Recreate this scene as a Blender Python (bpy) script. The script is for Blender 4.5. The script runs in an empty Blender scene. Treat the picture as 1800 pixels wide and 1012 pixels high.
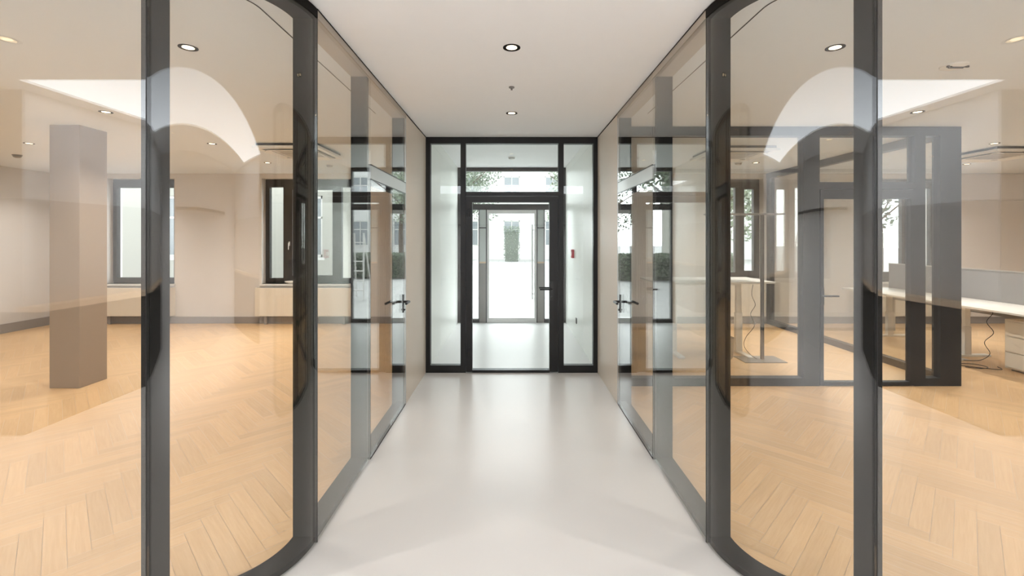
import bpy, bmesh, math, random
from mathutils import Vector, Matrix
random.seed(7)
S = bpy.context.scene
C = S.collection
PI = math.pi

# ------------------------------------------------------------------ camera
cd = bpy.data.cameras.new('camera'); cam = bpy.data.objects.new('camera', cd); C.objects.link(cam)
cam.location = (0, 0, 1.6); cam.rotation_euler = (PI/2, 0, 0)
cd.sensor_width = 36.0; cd.lens = 16.0; cd.shift_y = -88/1800; cd.shift_x = 0.0003
cd.clip_start = 0.02; cd.clip_end = 300
S.camera = cam
# ------------------------------------------------------------------ world (bright overcast sky)
W = bpy.data.worlds.new('World'); S.world = W; W.use_nodes = True
wn = W.node_tree; wn.nodes.clear()
_o = wn.nodes.new('ShaderNodeOutputWorld'); _b = wn.nodes.new('ShaderNodeBackground')
_tc = wn.nodes.new('ShaderNodeTexCoord'); _sep = wn.nodes.new('ShaderNodeSeparateXYZ')
_r = wn.nodes.new('ShaderNodeValToRGB')
_r.color_ramp.elements[0].position = 0.0; _r.color_ramp.elements[0].color = (0.93, 0.98, 1.03, 1)
_r.color_ramp.elements[1].position = 1.0; _r.color_ramp.elements[1].color = (0.14, 0.150, 0.162, 1)
wn.links.new(_tc.outputs['Generated'], _sep.inputs[0]); 
_mz = wn.nodes.new('ShaderNodeMapRange'); _mz.inputs['From Min'].default_value = 0.05; _mz.inputs['From Max'].default_value = 0.34   # cloud darkens with height ...
_my = wn.nodes.new('ShaderNodeMapRange'); _my.inputs['From Min'].default_value = 0.45; _my.inputs['From Max'].default_value = -0.15  # ... on the street side, bright over the courtyard
_mm = wn.nodes.new('ShaderNodeMath'); _mm.operation = 'MULTIPLY'
wn.links.new(_sep.outputs['Z'], _mz.inputs['Value']); wn.links.new(_sep.outputs['Y'], _my.inputs['Value'])
wn.links.new(_mz.outputs[0], _mm.inputs[0]); wn.links.new(_my.outputs[0], _mm.inputs[1]); wn.links.new(_mm.outputs[0], _r.inputs[0])
wn.links.new(_r.outputs[0], _b.inputs['Color']); _b.inputs['Strength'].default_value = 7.4
wn.links.new(_b.outputs[0], _o.inputs['Surface'])
# ------------------------------------------------------------------ exposure, sampling quality
S.view_settings.view_transform = 'Standard'; S.view_settings.look = 'None'
S.view_settings.exposure = 0.31; S.view_settings.gamma = 1.0; S.view_settings.use_curve_mapping = False
cy = S.cycles
cy.transparent_max_bounces = 48; cy.max_bounces = 10; cy.diffuse_bounces = 6; cy.glossy_bounces = 6
cy.use_denoising = True
try: cy.denoiser = 'OPENIMAGEDENOISE'
except Exception: pass
cy.sample_clamp_indirect = 6.0
LAMP_W = 13.0          # each recessed downlight
LAMP_COL = (1.0, 0.93, 0.86)

# ------------------------------------------------------------------ materials
def new_mat(name):
    m = bpy.data.materials.new(name); m.use_nodes = True
    nt = m.node_tree; b = nt.nodes['Principled BSDF']
    return m, nt, b
def mat(name, col, rough=0.5, metal=0.0, spec=0.5, var=0.03, scale=8.0, bump=0.0, bscale=60.0, coat=0.0):
    m, nt, b = new_mat(name)
    b.inputs['Roughness'].default_value = rough; b.inputs['Metallic'].default_value = metal
    b.inputs['Specular IOR Level'].default_value = spec
    if coat: b.inputs['Coat Weight'].default_value = coat; b.inputs['Coat Roughness'].default_value = 0.05
    tc = nt.nodes.new('ShaderNodeTexCoord')
    n = nt.nodes.new('ShaderNodeTexNoise'); n.inputs['Scale'].default_value = scale; n.inputs['Detail'].default_value = 5
    nt.links.new(tc.outputs['Object'], n.inputs['Vector'])
    mx = nt.nodes.new('ShaderNodeMix'); mx.data_type = 'RGBA'
    mx.inputs['A'].default_value = (*[c*(1-var) for c in col], 1); mx.inputs['B'].default_value = (*[min(1, c*(1+var)) for c in col], 1)
    nt.links.new(n.outputs['Fac'], mx.inputs['Factor']); nt.links.new(mx.outputs['Result'], b.inputs['Base Color'])
    if bump:
        n2 = nt.nodes.new('ShaderNodeTexNoise'); n2.inputs['Scale'].default_value = bscale
        nt.links.new(tc.outputs['Object'], n2.inputs['Vector'])
        bp = nt.nodes.new('ShaderNodeBump'); bp.inputs['Strength'].default_value = bump; bp.inputs['Distance'].default_value = 0.01
        nt.links.new(n2.outputs['Fac'], bp.inputs['Height']); nt.links.new(bp.outputs[0], b.inputs['Normal'])
    return m
def emis(name, col, st):
    m, nt, b = new_mat(name)
    b.inputs['Base Color'].default_value = (*col, 1)
    b.inputs['Emission Color'].default_value = (*col, 1); b.inputs['Emission Strength'].default_value = st
    return m
def glass_mat(name, f0, tint):
    """Clear pane: Schlick reflectance by view angle, the rest passes straight through."""
    m = bpy.data.materials.new(name); m.use_nodes = True; nt = m.node_tree; nt.nodes.clear()
    N = nt.nodes.new; L = nt.links.new
    out = N('ShaderNodeOutputMaterial'); mix = N('ShaderNodeMixShader'); tr = N('ShaderNodeBsdfTransparent'); gl = N('ShaderNodeBsdfGlossy')
    tr.inputs['Color'].default_value = (*tint, 1); gl.inputs['Roughness'].default_value = 0.0; gl.inputs['Color'].default_value = (1, 1, 1, 1)
    g = N('ShaderNodeNewGeometry'); dot = N('ShaderNodeVectorMath'); dot.operation = 'DOT_PRODUCT'
    L(g.outputs['Normal'], dot.inputs[0]); L(g.outputs['Incoming'], dot.inputs[1])
    def M(op, a, b=None):
        n = N('ShaderNodeMath'); n.operation = op
        for i, v in enumerate((a, b)):
            if v is None: continue
            if isinstance(v, (int, float)): n.inputs[i].default_value = v
            else: L(v, n.inputs[i])
        return n.outputs[0]
    c = M('ABSOLUTE', dot.outputs['Value']); k = M('POWER', M('SUBTRACT', 1.0, c), 5.0)
    f = M('MINIMUM', M('ADD', M('MULTIPLY', k, 1-f0), f0), 1.0)
    L(f, mix.inputs[0]); L(tr.outputs[0], mix.inputs[1]); L(gl.outputs[0], mix.inputs[2]); L(mix.outputs[0], out.inputs['Surface'])
    return m
def wood_mat(name):
    m, nt, b = new_mat(name); N = nt.nodes.new; L = nt.links.new
    at = N('ShaderNodeAttribute'); at.attribute_name = 'tone'
    uv = N('ShaderNodeUVMap'); mp = N('ShaderNodeMapping'); mp.inputs['Scale'].default_value = (1.5, 22, 1)
    L(uv.outputs[0], mp.inputs[0])
    n = N('ShaderNodeTexNoise'); n.inputs['Scale'].default_value = 3.0; n.inputs['Detail'].default_value = 6; n.inputs['Distortion'].default_value = 0.6
    L(mp.outputs[0], n.inputs['Vector'])
    r = N('ShaderNodeValToRGB'); r.color_ramp.elements[0].position = 0.3; r.color_ramp.elements[0].color = (*WOOD_D, 1)
    r.color_ramp.elements[1].position = 0.72; r.color_ramp.elements[1].color = (*WOOD_L, 1); L(n.outputs['Fac'], r.inputs[0])
    hs = N('ShaderNodeHueSaturation'); L(r.outputs[0], hs.inputs['Color'])
    mr = N('ShaderNodeMapRange'); mr.inputs['To Min'].default_value = 0.91; mr.inputs['To Max'].default_value = 1.05
    L(at.outputs['Fac'], mr.inputs['Value']); L(mr.outputs[0], hs.inputs['Value'])
    L(hs.outputs[0], b.inputs['Base Color']); b.inputs['Roughness'].default_value = 0.33
    return m
def leaf_mat(name, col):
    m, nt, b = new_mat(name); N = nt.nodes.new; L = nt.links.new
    at = N('ShaderNodeAttribute'); at.attribute_name = 'tone'
    r = N('ShaderNodeValToRGB'); r.color_ramp.elements[0].color = (*[c*0.6 for c in col], 1); r.color_ramp.elements[1].color = (*[min(1, c*1.5) for c in col], 1)
    L(at.outputs['Fac'], r.inputs[0]); L(r.outputs[0], b.inputs['Base Color']); b.inputs['Roughness'].default_value = 0.6
    return m
def tile_mat(name, col, joint, sx, sy):
    m, nt, b = new_mat(name); N = nt.nodes.new; L = nt.links.new
    tc = N('ShaderNodeTexCoord'); br = N('ShaderNodeTexBrick'); L(tc.outputs['Object'], br.inputs['Vector'])
    br.offset = 0.0; br.inputs['Scale'].default_value = 1.0; br.inputs['Brick Width'].default_value = sx; br.inputs['Row Height'].default_value = sy
    br.inputs['Mortar Size'].default_value = 0.012
    br.inputs['Color1'].default_value = (*col, 1); br.inputs['Color2'].default_value = (*[c*0.95 for c in col], 1); br.inputs['Mortar'].default_value = (*joint, 1)
    L(br.outputs['Color'], b.inputs['Base Color']); b.inputs['Roughness'].default_value = 0.8
    return m

WOOD_D = (0.62, 0.40, 0.205); WOOD_L = (0.69, 0.475, 0.265)
M = dict(
    resin=mat('pale_resin_floor', (0.66, 0.65, 0.64), 0.30, spec=0.35, var=0.015, scale=1.2, bump=0.02, bscale=3),
    ceil=mat('ceiling_paint', (0.88, 0.88, 0.885), 0.7, var=0.01),
    wallw=mat('beige_wall_paint', (0.70, 0.62, 0.53), 0.45, var=0.02, scale=1.5),
    wallr=mat('room_wall_paint', (0.66, 0.635, 0.61), 0.6, var=0.015),
    wallg=mat('left_wall_paint', (0.60, 0.585, 0.575), 0.6, var=0.015),
    vest=mat('vestibule_wall_paint', (0.86, 0.87, 0.83), 0.35, var=0.01),
    base=mat('grey_baseboard', (0.28, 0.26, 0.25), 0.5),
    col=mat('taupe_column_paint', (0.34, 0.275, 0.22), 0.55, var=0.015),
    frame=mat('black_powder_coat', (0.012, 0.012, 0.013), 0.38, spec=0.35, var=0.1, scale=40),
    bronze=mat('dark_bronze_profile', (0.010, 0.009, 0.008), 0.6, spec=0.08, var=0.08, scale=40),
    rail=mat('champagne_profile', (0.42, 0.37, 0.31), 0.4, var=0.03),
    silver=mat('brushed_silver_profile', (0.55, 0.55, 0.54), 0.3, metal=0.6, var=0.03),
    black=mat('black_satin_metal', (0.010, 0.010, 0.011), 0.3, var=0.1),
    white=mat('white_lacquer', (0.80, 0.79, 0.76), 0.4, var=0.01),
    cream=mat('cream_panel', (0.74, 0.69, 0.60), 0.45, var=0.02),
    grey=mat('grey_acoustic_felt', (0.33, 0.33, 0.335), 0.9, var=0.08, scale=200, bump=0.2, bscale=500),
    pgrey=mat('pale_grey_reflection', (0.50, 0.54, 0.53), 0.4),  # reflected brightness on the street screen posts, held as colour
    alu=mat('aluminium', (0.65, 0.65, 0.65), 0.35, metal=0.8),
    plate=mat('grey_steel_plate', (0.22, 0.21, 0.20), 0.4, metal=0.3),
    red=mat('red_plastic', (0.55, 0.02, 0.03), 0.4),
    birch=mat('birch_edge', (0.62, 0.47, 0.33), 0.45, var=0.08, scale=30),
    mid=mat('grey_wall_panel', (0.50, 0.48, 0.46), 0.5),
    up=mat('pale_upper_wall', (0.76, 0.75, 0.74), 0.6),
    rceil=mat('room_ceiling_paint', (0.73, 0.775, 0.82), 0.7, var=0.01),
    dark=mat('dark_parapet', (0.035, 0.033, 0.032), 0.5),
    wood=wood_mat('oak_herringbone'),
    glass=glass_mat('partition_glass', 0.08, (0.97, 0.975, 0.965)),
    cglass=glass_mat('curved_glass', 0.048, (0.965, 0.97, 0.96)),
    glass2=glass_mat('door_glass', 0.03, (0.985, 0.995, 0.985)),
    lens=emis('lamp_lens', (1.0, 0.80, 0.52), 4.0),
    tree=leaf_mat('leaf_green', (0.13, 0.17, 0.11)),
    tree2=leaf_mat('leaf_pale_green', (0.24, 0.29, 0.20)),
    hazy=leaf_mat('leaf_hazy_green', (0.20, 0.25, 0.19)),  # distance haze and glare put into the leaf colour
    bark=mat('bark', (0.12, 0.09, 0.07), 0.9, var=0.3, scale=20),
    pave=tile_mat('pale_paving', (0.46, 0.46, 0.445), (0.30, 0.30, 0.29), 0.9, 0.9),
    bldg=mat('pale_render', (0.46, 0.45, 0.40), 0.9, var=0.04, scale=1.0),
    bldg2=mat('white_render', (0.85, 0.85, 0.83), 0.9, var=0.02, scale=1.0),
    bwin=mat('distant_window_glass', (0.25, 0.28, 0.30), 0.15),
    lawn=mat('lawn', (0.16, 0.24, 0.10), 0.95, var=0.3, scale=30),
)

# ------------------------------------------------------------------ helpers
def obj(name, bm, m, parent=None, smooth=False, bevel=0.0):
    me = bpy.data.meshes.new(name); bmesh.ops.recalc_face_normals(bm, faces=bm.faces[:])
    bm.to_mesh(me); bm.free(); me.materials.append(m)
    o = bpy.data.objects.new(name, me); C.objects.link(o)
    if smooth:
        for p in me.polygons: p.use_smooth = True
        me.set_sharp_from_angle(angle=math.radians(35))
    if bevel:
        b = o.modifiers.new('bevel', 'BEVEL'); b.width = bevel; b.segments = 2; b.limit_method = 'ANGLE'
    if parent: o.parent = parent
    return o
def tag(o, label=None, cat=None, group=None, kind=None):
    if label: o['label'] = label
    if cat: o['category'] = cat
    if group: o['group'] = group
    if kind: o['kind'] = kind
    return o
def thing(name, label, cat, loc=(0, 0, 0), rz=0.0, group=None, kind=None):
    o = bpy.data.objects.new(name, None); C.objects.link(o); o.location = loc; o.rotation_euler = (0, 0, rz)
    o.empty_display_size = 0.1
    return tag(o, label, cat, group, kind)
def struct(name, bm, m, **k):
    return tag(obj(name, bm, m, **k), kind='structure')
def nb(): return bmesh.new()
def box(bm, x0, x1, y0, y1, z0, z1):
    v = [bm.verts.new(p) for p in ((x0,y0,z0),(x1,y0,z0),(x1,y1,z0),(x0,y1,z0),(x0,y0,z1),(x1,y0,z1),(x1,y1,z1),(x0,y1,z1))]
    for f in ((0,3,2,1),(4,5,6,7),(0,1,5,4),(1,2,6,5),(2,3,7,6),(3,0,4,7)): bm.faces.new([v[i] for i in f])
    return bm
def bx(*a): return box(nb(), *a)
def boxes(l):
    bm = nb()
    for a in l: box(bm, *a)
    return bm
def cyl(bm, c, r, h, n=24, axis='Z', r2=None):
    m = Matrix.Translation(c)
    if axis == 'X': m = m @ Matrix.Rotation(PI/2, 4, 'Y')
    if axis == 'Y': m = m @ Matrix.Rotation(PI/2, 4, 'X')
    bmesh.ops.create_cone(bm, cap_ends=True, segments=n, radius1=r, radius2=r if r2 is None else r2, depth=h, matrix=m)
    return bm
def lathe(bm, prof, c=(0, 0, 0), n=28):
    rings = []
    for r, z in prof:
        rings.append([bm.verts.new((c[0]+r*math.cos(2*PI*i/n), c[1]+r*math.sin(2*PI*i/n), c[2]+z)) for i in range(n)])
    for a, b in zip(rings, rings[1:]):
        for i in range(n): bm.faces.new((a[i], a[(i+1) % n], b[(i+1) % n], b[i]))
    return bm
def tube(bm, pts, r, n=8):
    pts = [Vector(p) for p in pts]; rings = []
    for i, p in enumerate(pts):
        d = (pts[min(i+1, len(pts)-1)] - pts[max(i-1, 0)]).normalized()
        u = d.cross(Vector((0, 0, 1)));  u = u.normalized() if u.length > 1e-4 else Vector((1, 0, 0))
        w = d.cross(u).normalized()
        rings.append([bm.verts.new(p + u*r*math.cos(2*PI*k/n) + w*r*math.sin(2*PI*k/n)) for k in range(n)])
    for a, b in zip(rings, rings[1:]):
        for k in range(n): bm.faces.new((a[k], a[(k+1) % n], b[(k+1) % n], b[k]))
    bm.faces.new(rings[0]); bm.faces.new(rings[-1])
    return bm
def strip(bm, path, off0, off1, z0, z1):
    """Extrude a rectangle (offsets measured along each point's inward normal) along a plan path [(x,y,nx,ny)]."""
    rings = []
    for x, y, nx, ny in path:
        rings.append([bm.verts.new((x+nx*o, y+ny*o, z)) for o, z in ((off0, z0), (off1, z0), (off1, z1), (off0, z1))])
    for a, b in zip(rings, rings[1:]):
        for k in range(4): bm.faces.new((a[k], a[(k+1) % 4], b[(k+1) % 4], b[k]))
    bm.faces.new(rings[0]); bm.faces.new(rings[-1][::-1])
    return bm
def copy_tree(o, parent=None):
    c = o.copy(); C.objects.link(c)
    if parent: c.parent = parent
    for ch in list(o.children): copy_tree(ch, c)
    return c

# ------------------------------------------------------------------ key dimensions
H = 2.80; HV = 2.93; XW = 1.02; DP = 0.127; T = 0.012
RAD = 0.495; CX = 1.515; CY = 2.385; YF = CY - RAD      # curved corner: centre (+-CX, CY); front glazing plane YF
YS = 5.40; YB = 8.50; YV = 8.59
XL = -8.5; XR = 10.5
XSIDE = 3.95; YSIDE = 0.11; YBACK = -3.4

# ------------------------------------------------------------------ floors
struct('floor', bx(XL-0.2, XR+0.2, YBACK-0.2, YV+0.25, -0.20, 0.0), M['resin'])
def region(s, x_out):
    """Convex plan polygon of a side room (counter-clockwise for s=-1), rounded at the corridor corner."""
    xi = XW + DP; r = RAD - DP
    pts = [(xi, YB)]
    for i in range(13):
        a = PI*i/24
        pts.append((CX - r*math.cos(a), CY - r*math.sin(a)))
    pts += [(x_out, CY - r), (x_out, YB)]
    return [(s*x, y) for x, y in pts]
def parquet(name, poly, seed):
    rnd = random.Random(seed); bm = nb(); uvl = bm.loops.layers.uv.new('UVMap'); tl = bm.loops.layers.float_color.new('tone')
    w, n = 0.09, 7; L = w*n; g = 0.0006
    xs = [p[0] for p in poly]; ys = [p[1] for p in poly]
    cx, cyy = (min(xs)+max(xs))/2, (min(ys)+max(ys))/2
    R = max(max(xs)-min(xs), max(ys)-min(ys))*0.75
    k = int(R/w) + n + 2; rot = Matrix.Rotation(PI/4, 2)
    def plank(x0, y0, dx, dy):
        q = [(x0+g, y0+g), (x0+dx-g, y0+g), (x0+dx-g, y0+dy-g), (x0+g, y0+dy-g)]
        vs = []
        for a, b in q:
            v = rot @ Vector((a, b)); vs.append((v.x+cx, v.y+cyy))
        if max(v[0] for v in vs) < min(xs) or min(v[0] for v in vs) > max(xs) or max(v[1] for v in vs) < min(ys) or min(v[1] for v in vs) > max(ys): return
        f = bm.faces.new([bm.verts.new((a, b, 0.004)) for a, b in vs]); t = rnd.random(); o1, o2 = rnd.random()*9, rnd.random()*9
        uvq = [(0, 0), (1, 0), (1, 1), (0, 1)] if dx > dy else [(0, 0), (0, 1), (1, 1), (1, 0)]
        for lp, (u, v) in zip(f.loops, uvq): lp[uvl].uv = (u*L+o1, v*w+o2); lp[tl] = (t, t, t, 1)
    for i in range(-k, k):
        for j in range(-k, k):
            if (i - j) % (2*n) == 0: plank(i*w, j*w, L, w)
    # vertical planks of the herringbone: start where horizontal ones end
    for i in range(-k, k):
        for j in range(-k, k):
            if (i - j) % (2*n) == 0: plank((i-1)*w + 0, (j)*w, w, L)
    for (x0, y0), (x1, y1) in zip(poly, poly[1:] + poly[:1]):
        d = Vector((x1-x0, y1-y0, 0))
        if d.length < 1e-6: continue
        nrm = Vector((d.y, -d.x, 0))
        c = Vector((cx-x0, cyy-y0, 0))
        if nrm.dot(c) > 0: nrm = -nrm
        bmesh.ops.bisect_plane(bm, geom=bm.verts[:]+bm.edges[:]+bm.faces[:], plane_co=(x0, y0, 0), plane_no=nrm, clear_outer=True)
    for f in bm.faces:
        if f.normal.z < 0: f.normal_flip()
    me = bpy.data.meshes.new(name); bm.to_mesh(me); bm.free(); me.materials.append(M['wood'])
    o = bpy.data.objects.new(name, me); C.objects.link(o)
    return tag(o, kind='structure')
pl = region(-1, -XL); pr = region(1, XR)
parquet('floor_left', pl, 1); parquet('floor_right', pr, 2)

# ------------------------------------------------------------------ walls
def wall_x(x0, x1, y0, y1, z0, z1, holes):
    """Wall slab running along X with rectangular holes (hx0,hx1,hz0,hz1)."""
    bm = nb(); cur = x0
    for a, b, c, d in sorted(holes):
        if a > cur: box(bm, cur, a, y0, y1, z0, z1)
        if c > z0: box(bm, a, b, y0, y1, z0, c)
        if d < z1: box(bm, a, b, y0, y1, d, z1)
        cur = b
    if cur < x1: box(bm, cur, x1, y0, y1, z0, z1)
    return bm
def wall_y(x0, x1, y0, y1, z0, z1, holes):
    bm = nb(); cur = y0
    for a, b, c, d in sorted(holes):
        if a > cur: box(bm, x0, x1, cur, a, z0, z1)
        if c > z0: box(bm, x0, x1, a, b, z0, c)
        if d < z1: box(bm, x0, x1, a, b, d, z1)
        cur = b
    if cur < y1: box(bm, x0, x1, cur, y1, z0, z1)
    return bm
WIN = [(-7.56, -6.30, 0.74, 2.71), (-4.67, -2.93, 0.74, 2.71), (3.62, 4.70, 0.84, 2.71), (6.45, 8.02, 0.78, 2.71)]
struct('wall_back_left', wall_x(XL, -XW-0.13, YB, YB+0.34, 0, H+0.2, WIN[:2]), M['wallr'])
struct('wall_back_right', wall_x(XW+0.13, XR, YB, YB+0.34, 0, H+0.2, WIN[2:]), M['wallr'])
struct('wall_left', bx(XL-0.2, XL, YF, YB+0.34, 0, H+0.2), M['wallg'])
struct('wall_right', bx(XR, XR+0.2, YF, YB+0.34, 0, H+0.2), M['wallr'])
struct('wall_corridor_left', bx(-XW-DP, -XW, 4.39, YS, 0, H), M['wallw'])
struct('wall_corridor_right', bx(XW, XW+DP, 4.39, YS, 0, H), M['wallw'])
struct('wall_vestibule_left', bx(-XW-0.13, -XW, YS, YV+0.25, 0, HV+0.1), M['vest'])
struct('wall_vestibule_right', bx(XW, XW+0.13, YS, YV+0.25, 0, HV+0.1), M['vest'])
# lobby behind the camera: side walls with a dark parapet and big windows, skylight
for s, nm in ((-1, 'left'), (1, 'right')):
    xa, xb = sorted((s*XSIDE, s*(XSIDE+0.2)))
    struct('wall_lobby_' + nm, bx(xa, xb, YBACK, YSIDE, 0, 1.0), M['dark'])
    struct('wall_lobby_middle_' + nm, bx(xa, xb, YBACK, YSIDE, 1.0, 1.92), M['mid'])
    struct('wall_lobby_upper_' + nm, bx(xa, xb, YBACK, YSIDE, 1.92, H), M['up'])
    xs0, xs1 = sorted((s*(XSIDE-0.16), s*(XSIDE+0.05)))
    struct('trim_sill_' + nm, bx(xs0, xs1, -3.2, YSIDE+0.01, 1.0, 1.045), M['birch'])
    xe0, xe1 = sorted((s*(XSIDE+0.2), XL if s < 0 else XR))
    struct('wall_lobby_front_' + nm, bx(xe0, xe1, YSIDE-0.2, YSIDE, 0, H), M['wallr'])
    xc0, xc1 = sorted((XL if s < 0 else XR, (XL-0.2) if s < 0 else XR+0.2))
    struct('wall_lobby_end_' + nm, bx(xc0, xc1, YSIDE-0.2, YF, 0, H), M['wallr'])
struct('wall_lobby_back', bx(-XSIDE-0.2, XSIDE+0.2, YBACK-0.2, YBACK, 0, H), M['up'])
t = thing('coat_rail', 'dark coat rail with hooks, seen only mirrored in the curved glass corners', 'coat rail', (0, YBACK, 2.0))
obj('rail', tube(nb(), [(-2.4, 0.10, 0), (2.4, 0.10, 0)], 0.022, 10), M['black'], t)
for i in range(5):
    x = -2.2+i*1.1; obj('bracket', tube(nb(), [(x, 0.0, 0.05), (x, 0.10, 0.03), (x, 0.10, 0)], 0.012, 6), M['black'], t)
for i in range(16):
    x = -2.25+i*0.3; obj('hook', tube(nb(), [(x, 0.10, -0.02), (x, 0.13, -0.10), (x, 0.16, -0.12), (x, 0.18, -0.09)], 0.006, 5), M['black'], t)

# ceilings
YK = 0.35; YSKY = -1.7; XSKY = 3.75
struct('ceiling_left', boxes([(XL, -XW-DP+0.0, CY-RAD, YB, H, H+0.15)]), M['rceil'])
struct('ceiling_right', boxes([(XW+DP, XR, CY-RAD, YB, H, H+0.15)]), M['rceil'])
struct('ceiling', boxes([(-XW-DP, XW+DP, YF, YS, H, H+0.15), (XL-0.2, XR+0.2, YK, YF, H, H+0.02),
                         (XL-0.2, -XSKY, YBACK-0.2, YK, H, H+0.02), (XSKY, XR+0.2, YBACK-0.2, YK, H, H+0.02), (-XSKY, XSKY, YBACK-0.2, YSKY, H, H+0.02)]), M['ceil'])
struct('ceiling_vestibule', boxes([(-XW-0.13, XW+0.13, YS+0.05, YV+0.25, HV, HV+0.15), (-XW-0.13, XW+0.13, YS, YS+0.05, H+0.02, HV+0.15)]), M['ceil'])
struct('trim_skylight', boxes([(-XSKY, XSKY, YK-0.02, YK, H+0.001, H+0.019), (-XSKY, XSKY, YSKY, YSKY+0.02, H+0.001, H+0.019)]), M['white'])

# baseboards
bm = nb(); box(bm, XL, XL+0.015, YF+0.2, YB, 0.004, 0.16)
struct('baseboard_left', bm, M['base'])
struct('baseboard_back_left', bx(XL+0.015, -XW-DP, YB-0.015, YB, 0.004, 0.13), M['base'])
struct('baseboard_back_right', bx(XW+DP, XR, YB-0.015, YB, 0.004, 0.13), M['base'])
# thin dark shadow line where corridor ceiling meets glass and walls
bm = nb()
for s in (-1, 1):
    a, b = sorted((s*(XW-0.004), s*(XW+0.004))); box(bm, a, b, CY, YS, H-0.010, H+0.001)
struct('trim_ceiling_shadow_line', bm, M['bronze'])

# ------------------------------------------------------------------ glass partitions beside the corridor
def corner_path(s, n=48, a0=0.0, a1=PI/2):
    """From the corridor end (normal towards the room) to the front end."""
    p = []
    for i in range(n+1):
        a = a0 + (a1-a0)*i/n
        cxn, cyn = math.cos(a), math.sin(a)           # inward normal (towards the centre) components
        p.append((s*(CX - RAD*math.cos(a)), CY - RAD*math.sin(a), s*cxn, cyn))
    return p
ZT = 2.75; ZR = 0.035
LRW = {-1: 'left', 1: 'right'}
for s in (-1, 1):
    side = LRW[s]
    other = 'wood-floored room' if s < 0 else 'room with the black framed booth'
    # curved corner
    t = thing('curved_glass_partition', f'tall curved glass corner pane on the {side} side of the corridor', 'glass partition', (s*CX, CY, 0))
    inv = Matrix.Translation((-s*CX, -CY, 0))
    def put(bm, name, m, parent, off, **k):
        bmesh.ops.translate(bm, verts=bm.verts[:], vec=(-off[0], -off[1], -off[2])); return obj(name, bm, m, parent, **k)
    O = (s*CX, CY, 0)
    path = corner_path(s)
    put(strip(nb(), path, 0.0, T, 0.006, ZT), 'curved_pane', M['cglass'], t, O, smooth=True)
    put(strip(nb(), path, T+0.002, DP, 0.004, ZR), 'bottom_rail', M['bronze'], t, O, smooth=True)
    put(strip(nb(), path, -0.004, DP, ZT, H-0.004), 'head_rail', M['bronze'], t, O, smooth=True)
    put(strip(nb(), corner_path(s), 0.29, 0.296, H-0.003, H-0.0005), 'ceiling_track', M['bronze'], t, O)
    # post at the corridor end and at the front end
    a, b = sorted((s*(XW+T+0.001), s*(XW+DP)))
    put(bx(a, b, CY, CY+0.035, ZR*0+0.004, ZT), 'post', M['bronze'], t, O)
    a, b = sorted((s*(CX+0.000), s*(CX+0.035)))
    put(bx(a, b, YF+T+0.001, YF+DP, 0.004, ZT), 'post', M['bronze'], t, O)
    a, b = sorted((s*(XW-0.001), s*(XW+T)))
    put(bx(a, b, CY+0.0005, CY+0.0055, 0.004, ZT), 'joint_seal', M['black'], t, O)
    a, b = sorted((s*(CX+0.001), s*(CX+0.005)))
    put(bx(a, b, YF-0.001, YF+T, 0.004, ZT), 'joint_seal', M['black'], t, O)
    # front pane, running away from the corridor
    xo = 8.5 if s < 0 else 10.5
    t = thing('front_glass_partition', f'large flat glass pane at the {side} edge of the picture, facing the viewer', 'glass partition', (s*2.2, YF, 0))
    O = (s*2.2, YF, 0)
    a, b = sorted((s*(CX+0.0055), s*xo)); put(bx(a, b, YF, YF+T, 0.006, ZT), 'pane', M['glass'], t, O)
    a, b = sorted((s*(CX+0.0355), s*xo)); put(bx(a, b, YF+T+0.002, YF+DP, 0.004, ZR), 'bottom_rail', M['bronze'], t, O)
    put(bx(*sorted((s*(CX), s*xo)), YF-0.004, YF+DP, ZT, H-0.004), 'head_rail', M['bronze'], t, O)
    put(bx(*sorted((s*(CX), s*xo)), YF+0.29, YF+0.296, H-0.003, H-0.0005), 'ceiling_track', M['bronze'], t, O)
    # fixed straight pane
    y0, y1 = CY+0.006, 3.285
    t = thing('fixed_glass_partition', f'narrow fixed glass pane between the {side} curved corner and the {side} glass door', 'glass partition', (s*XW, 2.8, 0))
    O = (s*XW, 2.8, 0)
    put(bx(*sorted((s*XW, s*(XW+T))), y0, y1, 0.006, ZT), 'pane', M['glass'], t, O)
    put(bx(*sorted((s*(XW+T+0.002), s*(XW+DP))), CY+0.036, y1, 0.004, ZR), 'bottom_rail', M['bronze'], t, O)
    put(bx(*sorted((s*(XW-0.004), s*(XW+DP))), CY, y1, ZT, H-0.004), 'head_rail', M['rail'], t, O)
    put(bx(*sorted((s*(XW+0.29), s*(XW+0.296))), CY, 4.39, H-0.003, H-0.0005), 'ceiling_track', M['bronze'], t, O)
    put(bx(*sorted((s*(XW+T+0.001), s*(XW+DP))), 3.245, 3.285, 0.004, ZT), 'post', M['bronze'], t, O)
    # glass over the door
    t = thing('transom_glass_pane', f'glass pane above the {side} side door of the corridor', 'glass pane', (s*XW, 3.84, 2.13))
    O = (s*XW, 3.84, 2.13)
    put(bx(*sorted((s*XW, s*(XW+T))), 3.292, 4.385, 2.136, ZT), 'pane', M['glass'], t, O)
    put(bx(*sorted((s*(XW-0.004), s*(XW+DP))), 3.288, 4.388, ZT, H-0.004), 'head_rail', M['rail'], t, O)
    # door
    t = thing('door_2' if s < 0 else 'door_3', f'full height glass door in the {side} glass wall with black lever handle', 'door', (s*XW, 3.3, 0), kind='structure')
    O = (s*XW, 3.3, 0)
    dl = lambda a, b: sorted((s*(XW+a), s*(XW+b)))
    put(boxes([(*dl(T+0.002, DP), 3.288, 3.310, 0.004, 2.13), (*dl(T+0.002, DP), 4.363, 4.387, 0.004, ZT)]), 'door_frame', M['bronze'], t, O)
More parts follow.
